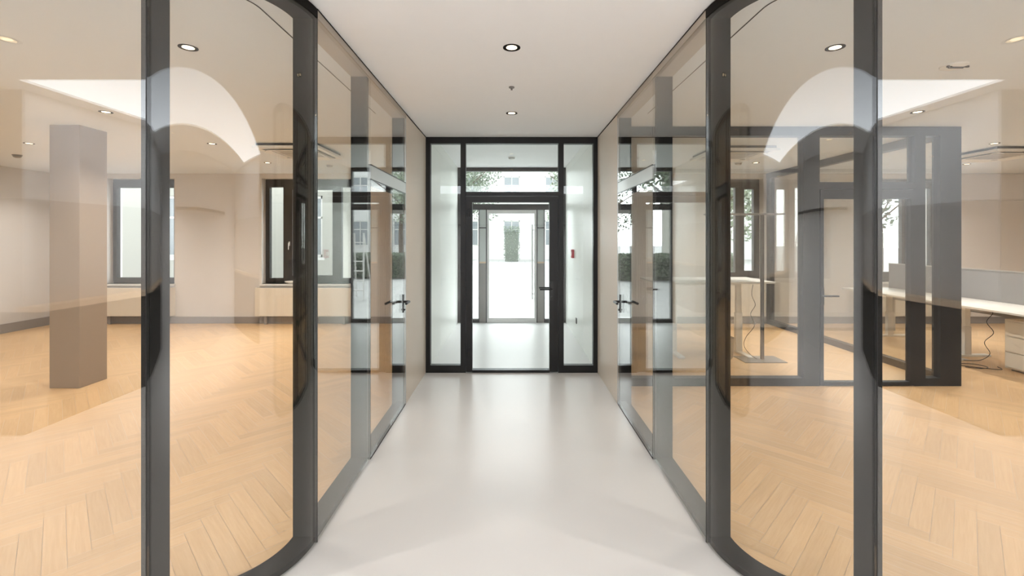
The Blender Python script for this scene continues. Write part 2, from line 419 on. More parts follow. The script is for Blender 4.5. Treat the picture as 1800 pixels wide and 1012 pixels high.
    put(bx(*dl(0.0, 0.03), 3.300, 4.375, 2.03, 2.125), 'head_bar', M['silver'], t, O)
    put(boxes([(*dl(-0.001, 0.02), 3.300, 4.375, 2.0225, 2.0295), (*dl(-0.001, 0.02), 3.300, 4.375, 2.1255, 2.1335)]), 'gap_seal', M['black'], t, O)
    put(bx(*dl(0.0, T), 3.300, 4.375, 0.010, 2.022), 'pane', M['glass'], t, O)
    put(boxes([(*dl(T+0.001, 0.07), 3.311, 3.335, 0.012, 2.022), (*dl(T+0.001, 0.07), 4.338, 4.362, 0.012, 2.022),
               (*dl(T+0.001, 0.07), 3.335, 4.338, 0.012, 0.045), (*dl(T+0.001, 0.07), 3.335, 4.338, 2.0, 2.022)]), 'leaf_frame', M['bronze'], t, O)
    put(bx(*dl(-0.002, 0.004), 4.3755, 4.3875, 0.004, ZT), 'edge_strip', M['silver'], t, O)
    h = nb()
    for d in (-1, 1):
        xf = s*(XW) if d < 0 else s*(XW+0.07); sg = s*d
        box(h, *sorted((xf, xf+sg*0.008)), 4.262, 4.298, 0.90, 1.07)
        tube(h, [(xf, 4.28, 1.00), (xf+sg*0.055, 4.28, 1.00)], 0.012)
        tube(h, [(xf+sg*0.055, 4.285, 1.00), (xf+sg*0.058, 4.15, 1.00)], 0.012)
        cyl(h, (xf+sg*0.012, 4.28, 0.925), 0.009, 0.012, 12, 'X')
    put(h, 'lever_handle', M['black'], t, O, smooth=False)
    # threshold closing plate between floors
    struct('trim_threshold_' + side, bx(*dl(0.0, DP), 3.288, 4.388, 0.0, 0.005), M['bronze'])

# ------------------------------------------------------------------ end screen with centre door
px = 148.15
def X5(x): return (x-899.5)/px
def Z5(y): return 1.6-(y-418)/px
y0, y1 = YS, YS+0.075
t = thing('entrance_screen', 'black framed glass screen across the end of the corridor around its door', 'glass screen', (0, YS, 0))
fr = boxes([(-XW, X5(756.5), y0, y1, 0, H-0.002), (X5(1043), XW, y0, y1, 0, H-0.002),
            (X5(756.5), X5(1043), y0, y1, Z5(252), H-0.002),
            (X5(756.5), X5(809.5), y0, y1, 0, Z5(642)), (X5(991), X5(1043), y0, y1, 0, Z5(642)),
            (X5(809.5), X5(818.6), y0, y1, 0, Z5(252)), (X5(981.6), X5(991), y0, y1, 0, Z5(252)),
            (X5(818.6), X5(981.6), y0, y1, Z5(344), Z5(337))])
def rel(bm, name, m, t, **k):
    l = t.location; bmesh.ops.translate(bm, verts=bm.verts[:], vec=(-l[0], -l[1], -l[2]))
    if t.rotation_euler.z: bmesh.ops.rotate(bm, verts=bm.verts[:], cent=(0, 0, 0), matrix=Matrix.Rotation(-t.rotation_euler.z, 3, 'Z'))
    return obj(name, bm, m, t, **k)
rel(fr, 'frame', M['frame'], t)
for a, b, c, d in ((756.5, 809.5, 642, 252), (991, 1043, 642, 252), (818.6, 981.6, 337, 252)):
    rel(bx(X5(a), X5(b), y0+0.03, y0+0.045, Z5(c), Z5(d)), 'pane', M['glass2'], t)
t = thing('door_1', 'black framed glass door in the middle of the end of the corridor', 'door', (0, YS, 0), kind='structure')
rel(boxes([(X5(819.2), X5(830), y0-0.006, y1, 0.012, Z5(345)), (X5(966), X5(981), y0-0.006, y1, 0.012, Z5(345)),
           (X5(830), X5(966), y0-0.006, y1, Z5(355.5), Z5(345)), (X5(830), X5(966), y0-0.006, y1, 0.006, Z5(650))]), 'leaf_frame', M['frame'], t)
rel(bx(X5(830), X5(966), y0+0.03, y0+0.045, Z5(650), Z5(355.5)), 'pane', M['glass2'], t)
h = nb(); hx = X5(970)
box(h, hx-0.018, hx+0.018, y0-0.014, y0-0.006, 0.86, 1.08)
tube(h, [(hx, y0-0.006, 0.995), (hx, y0-0.06, 0.995)], 0.010); tube(h, [(hx+0.005, y0-0.06, 0.995), (hx-0.145, y0-0.062, 0.995)], 0.010)
cyl(h, (hx, y0-0.02, 0.90), 0.010, 0.014, 14, 'Y')
rel(h, 'lever_handle', M['black'], t)
h = nb(); tube(h, [(hx, y1, 0.995), (hx, y1+0.05, 0.995)], 0.010); tube(h, [(hx+0.005, y1+0.05, 0.995), (hx-0.145, y1+0.052, 0.995)], 0.010)
rel(h, 'inner_lever_handle', M['black'], t)
for z in (0.25, 1.9): rel(cyl(nb(), (X5(825), y0-0.014, z), 0.009, 0.10, 12), 'hinge', M['black'], t)

# ------------------------------------------------------------------ outer vestibule screen with street door
px2 = 800/YV
def X8(x): return (x-899.5)/px2
t = thing('street_screen', 'dark framed glass screen with sidelights at the outer end of the vestibule', 'glass screen', (0, YV, 0))
y0, y1 = YV, YV+0.09
rel(boxes([(-XW, -0.965, y0, y1, 0, HV-0.002), (0.965, XW, y0, y1, 0, HV-0.002),
           (-0.965, 0.965, y0, y1, HV-0.07, HV-0.002), (-0.965, 0.965, y0, y1, 2.13, 2.24),
           (-0.965, -0.625, y0, y1, 0, 0.07), (0.625, 0.965, y0, y1, 0, 0.07),
           (-0.625, -0.61, y0, y1, 0, 2.13), (0.61, 0.625, y0, y1, 0, 2.13), (-0.487, -0.47, y0, y1, 0, 2.13), (0.47, 0.487, y0, y1, 0, 2.13)]), 'frame', M['frame'], t)
for s in (-1, 1):  # black posts: the reflection on them is put into these part colours
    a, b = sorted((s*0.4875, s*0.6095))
    rel(bx(a, b, y0+0.01, y1-0.01, 0.0, 1.12), 'lower_reflection', M['plate'], t)
    rel(bx(a, b, y0+0.005, y1-0.01, 1.1205, 1.15), 'reflected_strip', M['birch'], t)
    rel(bx(a, b, y0+0.01, y1-0.01, 1.1505, 2.129), 'upper_reflection', M['pgrey'], t)
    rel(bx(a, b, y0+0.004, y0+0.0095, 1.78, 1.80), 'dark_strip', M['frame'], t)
for a, b, c, d in ((-0.965, -0.625, 0.07, 2.13), (0.625, 0.965, 0.07, 2.13), (-0.965, 0.965, 2.24, HV-0.07)):
    rel(bx(a, b, y0+0.04, y0+0.05, c, d), 'pane', M['glass2'], t)
t = thing('door_4', 'bright glass street door seen through the corridor door', 'door', (0, YV, 0), kind='structure')
rel(boxes([(-0.465, -0.43, y0, y1, 0.01, 2.125), (0.43, 0.465, y0, y1, 0.01, 2.125), (-0.43, 0.43, y0, y1, 2.06, 2.125), (-0.43, 0.43, y0, y1, 0.01, 0.09)]), 'leaf_frame', M['silver'], t)
rel(bx(-0.43, 0.43, y0+0.04, y0+0.05, 0.09, 2.06), 'pane', M['glass2'], t)
h = nb(); tube(h, [(0.385, y0-0.06, 0.45), (0.385, y0-0.06, 1.85)], 0.012)
for z in (0.55, 1.75): tube(h, [(0.385, y0-0.06, z), (0.42, y0+0.002, z)], 0.008)
rel(h, 'pull_bar', M['alu'], t)
# call point, socket on the vestibule wall
t = thing('fire_call_point', 'small red fire alarm call point on the right vestibule wall', 'fire alarm', (XW, 7.48, 1.34))
rel(bx(XW-0.04, XW, 7.42, 7.54, 1.27, 1.41), 'housing', M['red'], t, bevel=0.006)
rel(bx(XW-0.043, XW-0.04, 7.455, 7.505, 1.31, 1.37), 'button_plate', M['white'], t)
o = tag(obj('wall_socket', bx(-0.012, 0, -0.04, 0.04, -0.045, 0.045), M['black'], bevel=0.004), 'small black socket low on the right vestibule wall', 'socket')
o.location = (XW, 7.15, 0.30)

# ------------------------------------------------------------------ facade windows
def window(n, x0, x1, z0, z1, casements, yf=YB+0.14):
    t = thing(f'window_{n}', None, None, ((x0+x1)/2, yf, z0), kind='structure')
    f = 0.06
    rel(boxes([(x0, x0+f, yf, yf+0.08, z0, z1), (x1-f, x1, yf, yf+0.08, z0, z1), (x0+f, x1-f, yf, yf+0.08, z0, z0+f), (x0+f, x1-f, yf, yf+0.08, z1-f-0.03, z1)]), 'window_frame', M['frame'], t)
    for a, b, fw, hand in casements:
        e = 0.002
        c = rel(boxes([(a, a+fw, yf-0.03, yf+0.05, z0+f-0.02, z1-f), (b-fw, b, yf-0.03, yf+0.05, z0+f-0.02, z1-f),
                       (a+fw, b-fw, yf-0.03, yf+0.05, z0+f-0.02, z0+f-0.02+fw), (a+fw, b-fw, yf-0.03, yf+0.05, z1-f-fw-0.03, z1-f)]), 'casement', M['frame'], t)
        rel(bx(a+fw, b-fw, yf+0.01, yf+0.018, z0+f-0.02+fw, z1-f-fw-0.03), 'pane', M['glass2'], t)
        if hand:
            hx = a+fw/2 if hand < 0 else b-fw/2
            k = nb(); box(k, hx-0.012, hx+0.012, yf-0.04, yf-0.03, 1.45, 1.53); tube(k, [(hx, yf-0.035, 1.5), (hx, yf-0.07, 1.5)], 0.008); tube(k, [(hx, yf-0.07, 1.505), (hx, yf-0.07, 1.38)], 0.009)
            rel(k, 'window_handle', M['alu'], t)
    sl = boxes([(x0-0.02, x1+0.02, YB-0.03, yf, z0-0.03, z0)])
    rel(sl, 'window_sill', M['white'], t)
    return t
window(1, *WIN[0][:2], WIN[0][2], WIN[0][3], [(-7.54, -6.93, 0.07, 0), (-6.93, -6.32, 0.07, -1)])
window(2, *WIN[1][:2], WIN[1][2], WIN[1][3], [(-4.64, -4.26, 0.06, 0), (-4.26, -3.28, 0.11, -1), (-3.28, -2.96, 0.06, 1)])
window(3, *WIN[2][:2], WIN[2][2], WIN[2][3], [(3.64, 4.30, 0.07, 0), (4.30, 4.68, 0.10, 0)])
window(4, *WIN[3][:2], WIN[3][2], WIN[3][3], [(6.47, 7.52, 0.14, 0), (7.52, 8.0, 0.08, 1)])

# column
struct('column', bx(-4.907, -4.586, 4.83, 5.16, 0.004, H), M['col'], bevel=0.004)

# radiator covers under the windows
def radiator(x0, x1, z0, z1, label, group=None):
    t = thing('radiator_cover', label, 'radiator', ((x0+x1)/2, YB, z0), group=group)
    rel(bx(x0, x1, YB-0.14, YB-0.12, z0, z1), 'front_panel', M['cream'], t, bevel=0.003)
    for a, b in ((x0, x0+0.02), (x1-0.02, x1)): rel(bx(a, b, YB-0.12, YB-0.001, z0, z1), 'side_panel', M['cream'], t)
    k = nb()
    for i in range(12): box(k, x0+0.03, x1-0.03, YB-0.118+i*0.009, YB-0.114+i*0.009, z1-0.03, z1-0.004)
    rel(k, 'grille', M['alu'], t)
    for a in (x0+0.15, x1-0.19): rel(bx(a, a+0.04, YB-0.10, YB-0.06, 0.004, z0+0.1), 'foot', M['base'], t)
    return t
radiator(-7.60, -6.28, 0.16, 0.68, 'cream radiator cover under the left window next to the taupe column')
radiator(-4.72, -2.93, 0.16, 0.68, 'cream radiator cover under the wide window of the left room')
radiator(3.62, 4.66, 0.16, 0.78, 'cream radiator cover under the window inside the glass booth')
radiator(6.4, 8.1, 0.16, 0.70, 'cream radiator cover under the far right window')
k = nb(); lathe(k, [(0.0, 0), (0.06, 0.0), (0.12, 0.035), (0.135, 0.06), (0.128, 0.06), (0.1, 0.03), (0.0, 0.012)])
o = tag(obj('bowl', k, M['white'], smooth=True), 'small white bowl on the sill of the wide left window', 'bowl'); o.location = (-4.12, YB+0.03, 0.741); o.scale = (1.0, 0.6, 0.8)

# ------------------------------------------------------------------ glass booth in the right room
YG = 4.90; gp = 800/YG
def XG(x): return (x-899.5)/gp
t = thing('glass_booth', 'black framed glass meeting booth standing in the right room', 'glass booth', (3.2, YG, 0))
D = 0.10
xA0, xA1 = XG(1412), XG(1441); xB0, xB1 = XG(1608), XG(1627); xC0, xC1 = XG(1653), XG(1690)
for q in ((XW+DP+0.001, xC1, YG, YG+D, 2.70, H-0.002), (XW+DP+0.001, xA0, YG, YG+D, 0.004, 0.09), (xB1, xC0, YG, YG+D, 0.004, 0.09)): rel(bx(*q), 'front_rail', M['frame'], t)
rel(boxes([(xA0, xA1, YG, YG+D, 0.004, 2.70)]), 'post', M['frame'], t)
rel(boxes([(xB0, xB1, YG, YG+D, 0.004, 2.70)]), 'post', M['frame'], t)
rel(boxes([(xC0, xC1, YG, YG+D, 0.004, 2.70), (xC1-0.10, xC1, YG+D, YG+0.22, 0.004, 2.70)]), 'corner_post', M['frame'], t)
rel(boxes([(xA1, xB0, YG, YG+D, 2.125, 2.20)]), 'door_head', M['frame'], t)
XQ = xC1
for q in ((XQ-0.09, XQ, YG+0.22, YB, 2.70, H-0.002), (XQ-0.09, XQ, YG+0.22, YB-0.016, 0.004, 0.09)): rel(bx(*q), 'side_rail', M['frame'], t)
rel(boxes([(XQ-0.09, XQ, YB-0.116, YB-0.016, 0.09, 2.70)]), 'post', M['frame'], t)
rel(bx(XW+DP+0.001, xA0, YG+0.04, YG+0.052, 0.09, 2.70), 'pane', M['glass'], t)
rel(bx(xB1, xC0, YG+0.04, YG+0.052, 0.09, 2.70), 'pane', M['glass'], t)
rel(bx(xA1, xB0, YG+0.04, YG+0.052, 2.20, 2.70), 'pane', M['glass'], t)
rel(bx(XQ-0.05, XQ-0.038, YG+0.22, YB-0.116, 0.09, 2.70), 'pane', M['glass'], t)
t = thing('door_5', 'black framed glass door of the booth in the right room', 'door', (xA1, YG, 0), kind='structure')
rel(boxes([(xA1+0.003, xA1+0.04, YG-0.006, YG+0.06, 0.012, 2.12), (xB0-0.05, xB0-0.003, YG-0.006, YG+0.06, 0.012, 2.12),
           (xA1+0.04, xB0-0.05, YG-0.006, YG+0.06, 2.02, 2.12), (xA1+0.04, xB0-0.05, YG-0.006, YG+0.06, 0.012, 0.05)]), 'leaf_frame', M['frame'], t)
rel(bx(xA1+0.04, xB0-0.05, YG+0.02, YG+0.032, 0.05, 2.02), 'pane', M['glass'], t)
h = nb(); hx = xA1+0.022
box(h, hx-0.018, hx+0.018, YG-0.013, YG-0.006, 0.88, 1.06)
tube(h, [(hx, YG-0.006, 0.98), (hx, YG-0.06, 0.98)], 0.010); tube(h, [(hx-0.005, YG-0.06, 0.98), (hx+0.14, YG-0.062, 0.98)], 0.010)
rel(h, 'lever_handle', M['black'], t)

# standing desk in the booth
def sit_stand(name, label, x0, x1, y0, y1, z, legs, foot_along='X', mtop='white'):
    t = thing(name, label, 'desk', ((x0+x1)/2, (y0+y1)/2, 0.004))
    rel(bx(x0, x1, y0, y1, z-0.025, z), 'desk_top', M[mtop], t, bevel=0.003)
    for lx, ly in legs:
        rel(boxes([(lx-0.045, lx+0.045, ly-0.03, ly+0.03, 0.02, z*0.55), (lx-0.037, lx+0.037, ly-0.023, ly+0.023, z*0.55, z-0.06)]), 'leg', M['white'], t, bevel=0.003)
        if foot_along == 'X': f = bx(lx-0.36, lx+0.30, ly-0.04, ly+0.04, 0.004, 0.03)
        else: f = bx(lx-0.04, lx+0.04, ly-0.34, ly+0.34, 0.004, 0.03)
        rel(f, 'foot', M['white'], t, bevel=0.004)
    (lx0, ly0), (lx1, ly1) = legs[0], legs[-1]
    rel(bx(min(lx0, lx1)-0.03, max(lx0, lx1)+0.03, min(ly0, ly1)-0.02, max(ly0, ly1)+0.02, z-0.075, z-0.026), 'crossbar', M['white'], t)
    return t
sit_stand('standing_desk', 'raised white standing desk inside the glass booth', 1.9, 3.48, 6.0, 6.75, 1.02, [(2.25, 6.35), (3.16, 6.35)], 'Y')
def cable(name, label, pts, r=0.004, cat='cable', m='black'):
    P = []
    n = 8
    for i in range(len(pts)-1):
        p0 = Vector(pts[max(i-1, 0)]); p1 = Vector(pts[i]); p2 = Vector(pts[i+1]); p3 = Vector(pts[min(i+2, len(pts)-1)])
        for k in range(n):
            u = k/n; P.append(0.5*((2*p1)+(p2-p0)*u+(2*p0-5*p1+4*p2-p3)*u*u+(3*p1-p0-3*p2+p3)*u**3))
    P.append(Vector(pts[-1])); b = P[0].copy()
    o = tag(obj(name, tube(nb(), [p-b for p in P], r, 6), M[m], smooth=True), label, cat); o.location = b
    return o
cable('power_cable', 'thin black cable dangling from the standing desk in the booth', [(3.18, 6.00, 0.985), (3.16, 5.99, 0.85), (3.20, 5.98, 0.72), (3.14, 5.98, 0.6), (3.19, 5.98, 0.45), (3.08, 5.98, 0.3), (3.05, 5.97, 0.18), (3.14, 5.96, 0.06), (3.22, 5.95, 0.010)])
k = nb(); cyl(k, (3.184, 5.992, 0.968), 0.02, 0.012, 14, 'Y')
# floor lamp with flat head
t = thing('floor_lamp', 'slim dark office floor lamp with a flat arm inside the glass booth', 'lamp', (3.27, 5.95, 0.004))
b_ = nb(); box(b_, 2.98, 3.52, 5.80, 6.12, 0.004, 0.016)
rel(b_, 'base_plate', M['plate'], t, bevel=0.003)
rel(boxes([(3.255, 3.295, 5.935, 5.965, 0.016, 1.90)]), 'pole', M['bronze'], t, bevel=0.003)
rel(boxes([(2.55, 3.52, 5.85, 6.05, 1.90, 1.918)]), 'lamp_head', M['plate'], t, bevel=0.003)
# waste bin
k = nb(); lathe(k, [(0.0, 0.0), (0.11, 0.0), (0.13, 0.03), (0.15, 0.28), (0.144, 0.28), (0.12, 0.03), (0, 0.02)])
o = tag(obj('waste_bin', k, M['plate'], smooth=True), 'dark round bin on the floor under the standing desk', 'bin'); o.location = (2.80, 6.05, 0.004)

# long desk with divider in the right room
sx0, sx1 = 5.73, 6.54
t = sit_stand('long_desk', 'long white desk at the right edge with a grey divider behind it', sx0, sx1, 4.0, 7.9, 0.74, [(6.14, 4.6), (6.14, 6.15), (6.14, 7.4)], 'X')
t = thing('desk_divider', 'grey felt divider screen with a pale top edge rising behind the long white desk', 'divider', (6.56, 6.0, 0.30))
rel(bx(6.545, 6.575, 4.0, 7.9, 0.55, 1.15), 'felt_panel', M['grey'], t)
rel(bx(6.54, 6.58, 4.0, 7.9, 1.15, 1.165), 'edge_trim', M['alu'], t)
for a in (4.05, 7.8): rel(bx(6.545, 6.575, a, a+0.05, 0.004, 0.55), 'foot', M['alu'], t)
t = thing('drawer_pedestal', 'pale drawer pedestal under the long white desk at the right picture edge', 'pedestal', (6.25, 5.25, 0.004))
rel(bx(5.98, 6.50, 4.72, 5.52, 0.03, 0.62), 'body', M['cream'], t, bevel=0.004)
for z0, z1 in ((0.05, 0.22), (0.235, 0.41), (0.425, 0.60)): rel(bx(5.965, 5.979, 4.74, 5.50, z0, z1), 'drawer', M['cream'], t, bevel=0.002)
rel(bx(6.02, 6.46, 4.76, 5.48, 0.004, 0.029), 'plinth', M['base'], t)
t = thing('floor_outlet', 'open metal floor outlet box with cables beside the long white desk', 'floor outlet', (5.95, 6.05, 0.004))
rel(boxes([(5.72, 5.98, 5.92, 6.14, 0.004, 0.010)]), 'cover', M['alu'], t)
cable('desk_cable', 'black cable hanging from the long white desk to the floor', [(6.2, 6.0, 0.70), (6.32, 5.98, 0.62), (6.22, 5.96, 0.5), (6.30, 5.95, 0.36), (6.16, 5.93, 0.24), (6.2, 5.9, 0.1), (6.05, 5.88, 0.02), (5.86, 5.90, 0.016)])
cable('floor_cable', 'black cable coiled loosely on the floor under the long white desk', [(5.60, 5.62, 0.009), (5.72, 5.55, 0.009), (5.86, 5.60, 0.009), (5.84, 5.74, 0.009), (5.66, 5.76, 0.009), (5.62, 5.68, 0.009), (5.9, 5.50, 0.009), (6.0, 5.62, 0.009)])

# panelled storage wall right of the booth
t = thing('storage_wall', 'flat beige panelled storage wall at the back of the right room', 'cupboard', (9.2, YB, 0))
for i in range(3):
    xx = 8.18+i*0.92
    rel(bx(xx+0.003, xx+0.917, YB-0.03, YB-0.001, 0.135, 2.30), 'door', M['wallr'], t)
    rel(bx(xx+0.003, xx+0.917, YB-0.03, YB-0.001, 2.308, 2.79), 'upper_door', M['wallr'], t)

# ------------------------------------------------------------------ ceiling fittings
def downlight(label, x, y, group, power=1.0, r=0.045, z=H):
    t = thing('downlight', label, 'ceiling light', (x, y, z), group=group)
    k = nb(); lathe(k, [(r+0.010, 0.0), (r+0.010, -0.003), (r, -0.004), (r-0.006, -0.001), (r-0.012, 0.0)]); obj('trim_ring', k, M['bronze'], t, smooth=True)
    k = nb(); bmesh.ops.create_circle(k, cap_ends=True, segments=24, radius=r-0.011, matrix=Matrix.Translation((0, 0, -0.0015))); obj('lens', k, M['lens'], t)
    ld = bpy.data.lights.new('lamp', 'AREA'); ld.shape = 'DISK'; ld.size = 0.06; ld.energy = LAMP_W*power; ld.color = LAMP_COL; ld.spread = 2.3
    lo = bpy.data.objects.new('lamp', ld); C.objects.link(lo); lo.parent = t; lo.location = (0, 0, -0.006)
    return t
downlight('recessed round downlight in the corridor ceiling, the nearer large one', 0.0, 2.87, 'corridor downlights', 0.35)
downlight('recessed round downlight in the corridor ceiling, the one nearer the end door', 0.0, 4.38, 'corridor downlights', 0.35)
for s in (-1, 1):
    sd = LRW[s]
    downlight(f'recessed downlight seen through the {sd} curved glass, the largest there', s*2.04, 2.87, f'{sd} room downlights', 0.4)
    downlight(f'recessed downlight beside the {"tall taupe column" if s < 0 else "glass booth top"}, just outside the {sd} post', s*3.87, 4.34, f'{sd} room downlights', 1.35)
    for j, (x, y) in enumerate(((3.82, 5.80), (3.90, 7.27))):
        downlight(f'small distant downlight in the {sd} room ceiling, {"above the middle of the floor" if j == 0 else "closest to the windows"}', s*x, y, f'{sd} room downlights', 1.35)
    for j, (x, y) in enumerate(((6.13, 5.78), (6.2, 3.2), (7.4, 7.4))):
        downlight(f'small downlight in the outer part of the {sd} ceiling, {("middle row", "row nearest the viewer", "row by the back wall")[j]}', s*x, y, f'{sd} room downlights', 1.35)
    if s > 0:
        downlight('added downlight out of view, brightening the back right corner', 8.4, 5.6, 'right room downlights', 2.2)  # extra lamp added out of view to lift the dim back wall
    downlight(f'lobby downlight mirrored in the {sd} glass near its upper corner', s*3.05, 1.04, 'lobby downlights', 2.5)
    downlight(f'added outermost lobby downlight on the {sd}', s*5.2, 1.04, 'lobby downlights', 2.0)  # unseen lamp added to brighten the lobby floor
    downlight(f'added rear lobby downlight on the {sd} behind the skylight', s*2.4, -2.1, 'lobby downlights', 3.0)  # added out of view as well, for a brighter floor behind the camera
k = nb(); cyl(k, (0, 0, -0.004), 0.022, 0.008, 20); cyl(k, (0, 0, -0.016), 0.008, 0.018, 12)
o = tag(obj('ceiling_sprinkler', k, M['plate'], smooth=False), 'tiny sprinkler head between the two corridor downlights', 'sprinkler'); o.location = (0, 3.62, H)
def detector(label, x, y, z=H, r=0.055, m='white'):
    t = thing('smoke_detector', label, 'smoke detector', (x, y, z))
    k = nb(); lathe(k, [(0, -0.012), (r, -0.012), (r, 0.0)]); obj('base', k, M[m], t, smooth=False)
    k = nb(); lathe(k, [(r*0.85, -0.012), (r*0.8, -0.03), (r*0.5, -0.042), (0, -0.045)]); obj('head', k, M[m], t, smooth=True)
    k = nb(); lathe(k, [(r*0.82, -0.018), (r*0.86, -0.020), (r*0.84, -0.026), (r*0.79, -0.027)]); obj('slots', k, M['plate'], t)
    return t
detector('white smoke detector on the vestibule ceiling above the street door', 0.0, 7.5, HV, 0.06)
detector('grey smoke detector on the left room ceiling near the left wall', -7.15, 6.58, m='plate')
detector('small detector on the left room ceiling by the wide window', -3.0, 7.5, m='alu')
detector('small detector on the ceiling above the booth window', 3.62, 7.27, m='alu')
# round slotted air outlet near the right edge
t = thing('ceiling_fitting', 'white ceiling fitting with dark slots near the right picture edge', 'ceiling fitting', (3.08, 3.17, H))
k = nb(); lathe(k, [(0, -0.02), (0.05, -0.02), (0.075, -0.008), (0.078, 0)]); obj('housing', k, M['white'], t, smooth=True)
k = nb()
for yy in (-0.03, -0.012): box(k, -0.052, 0.052, yy-0.003, yy+0.003, -0.024, -0.014)
for xx in (-0.068, 0.068): box(k, xx-0.006, xx+0.006, -0.035, -0.022, -0.024, -0.012)
obj('slots', k, M['black'], t)
# cassette air conditioners
def cassette(label, x, y, tilt=0.35):
    t = thing('air_conditioner', label, 'air conditioner', (x, y, H), group='ceiling cassette air conditioners')
    r = 0.42
    obj('housing', bx(-r+0.03, r-0.03, -r+0.03, r-0.03, -0.035, -0.001), M['black'], t)
    obj('panel', boxes([(-r, r, -r, -r+0.07, -0.065, -0.036), (-r, r, r-0.07, r, -0.065, -0.036), (-r, -r+0.07, -r+0.07, r-0.07, -0.065, -0.036), (r-0.07, r, -r+0.07, r-0.07, -0.065, -0.036),
                        (-r+0.15, r-0.15, -r+0.15, r-0.15, -0.065, -0.036)]), M['white'], t)
    for i in range(4):
        k = bx(-0.26, 0.26, -0.03, 0.03, -0.004, 0.004)
        bmesh.ops.rotate(k, verts=k.verts[:], cent=(0, 0, 0), matrix=Matrix.Rotation(tilt, 3, 'X'))
        bmesh.ops.translate(k, verts=k.verts[:], vec=(0, -r+0.095, -0.072))
        bmesh.ops.rotate(k, verts=k.verts[:], cent=(0, 0, 0), matrix=Matrix.Rotation(i*PI/2, 3, 'Z'))
        obj('louvre', k, M['white'], t)
    k = nb()
    for i in range(9): box(k, -0.24, 0.24, -0.2+i*0.05, -0.19+i*0.05, -0.068, -0.0655)
    obj('grille', k, M['plate'], t)
    return t
cassette('white cassette air conditioner on the left room ceiling beside the dark post', -2.85, 6.15, 0.5)
cassette('white cassette air conditioner on the ceiling inside the glass booth', 3.05, 6.3, 0.5)
cassette('white cassette air conditioner on the ceiling right of the glass booth', 6.75, 6.35, 0.5)

# ------------------------------------------------------------------ outside
struct('ground', boxes([(-60, 60, YV+0.25, 90, -0.25, -0.02)]), M['pave'])
struct('ground_behind', boxes([(-60, 60, -50, YBACK-0.2, -0.25, -0.02), (-60, XL-0.2, YBACK-0.2, YV+0.25, -0.25, -0.02), (XR+0.2, 60, YBACK-0.2, YV+0.25, -0.25, -0.02)]), M['pave'])
def facade(name, label, x0, x1, y0, y1, h, m, face, cols, rows, opening=None):
    """Simple masonry block with recessed windows on the face towards the building."""
    t = thing(name, label, 'building', ((x0+x1)/2, y0, -0.02))
    holes = []
    if face == 'Y':
        w = (x1-x0)/cols
        for i in range(cols):
            for r in range(rows):
                holes.append((x0+w*i+w*0.3, x0+w*i+w*0.7, 1.0+r*3.3, 2.9+r*3.3))
        b = bx(x0, x1, y0+0.25, y1, -0.02, h); xx = x0
        # front leaf with holes, column strip by column strip
        for i in range(cols):
            a, c = x0+w*i, x0+w*(i+1); hs = [q for q in holes if a <= q[0] < c]
            box(b, a, hs[0][0], y0, y0+0.25, -0.02, h); box(b, hs[0][1], c, y0, y0+0.25, -0.02, h)
            z = -0.02
            for q in hs: box(b, q[0], q[1], y0, y0+0.25, z, q[2]); z = q[3]
            box(b, hs[0][0], hs[0][1], y0, y0+0.25, z, h)
        rel(b, 'masonry', m, t)
        for q in holes:
            f = rel(boxes([(q[0], q[0]+0.08, y0+0.1, y0+0.18, q[2], q[3]), (q[1]-0.08, q[1], y0+0.1, y0+0.18, q[2], q[3]), (q[0], q[1], y0+0.1, y0+0.18, q[3]-0.08, q[3]),
                           (q[0], q[1], y0+0.1, y0+0.18, q[2], q[2]+0.08), ((q[0]+q[1])/2-0.03, (q[0]+q[1])/2+0.03, y0+0.1, y0+0.18, q[2], q[3]),
                           (q[0], q[1], y0+0.1, y0+0.18, q[2]+1.2, q[2]+1.26)]), 'window_frame', M['white'], t)
            rel(bx(q[0], q[1], y0+0.16, y0+0.2, q[2], q[3]), 'window_pane', M['bwin'], t)
            rel(bx(q[0]-0.08, q[1]+0.08, y0-0.06, y0+0.1, q[2]-0.08, q[2]), 'window_ledge', M['white'], t)
    return t
facade('courtyard_building', 'pale rendered building outside the left windows', -24, -5.2, 14.0, 22.0, 11.0, M['bldg'], 'Y', 9, 3)
facade('far_building', 'white building at the far end of the courtyard path', -4.65, 26.35, 34.0, 40.0, 10.0, M['bldg2'], 'Y', 10, 3)
def leaves(bm, c, rx, ry, rz, n, size, rnd, hollow=0.5):
    tl = bm.loops.layers.float_color.get('tone') or bm.loops.layers.float_color.new('tone')
    for i in range(n):
        while True:
            p = Vector((rnd.uniform(-1, 1), rnd.uniform(-1, 1), rnd.uniform(-1, 1)))
            if hollow < p.length < 1: break
        p = Vector((c[0]+p.x*rx, c[1]+p.y*ry, c[2]+p.z*rz))
        u = Vector((rnd.gauss(0, 1), rnd.gauss(0, 1), rnd.gauss(0, 1))).normalized(); w = u.orthogonal().normalized(); s = size*rnd.uniform(0.6, 1.3)
        f = bm.faces.new([bm.verts.new(p+u*s), bm.verts.new(p+w*s*0.5), bm.verts.new(p-u*s), bm.verts.new(p-w*s*0.5)])
        t = rnd.random()
        for lp in f.loops: lp[tl] = (t, t, t, 1)
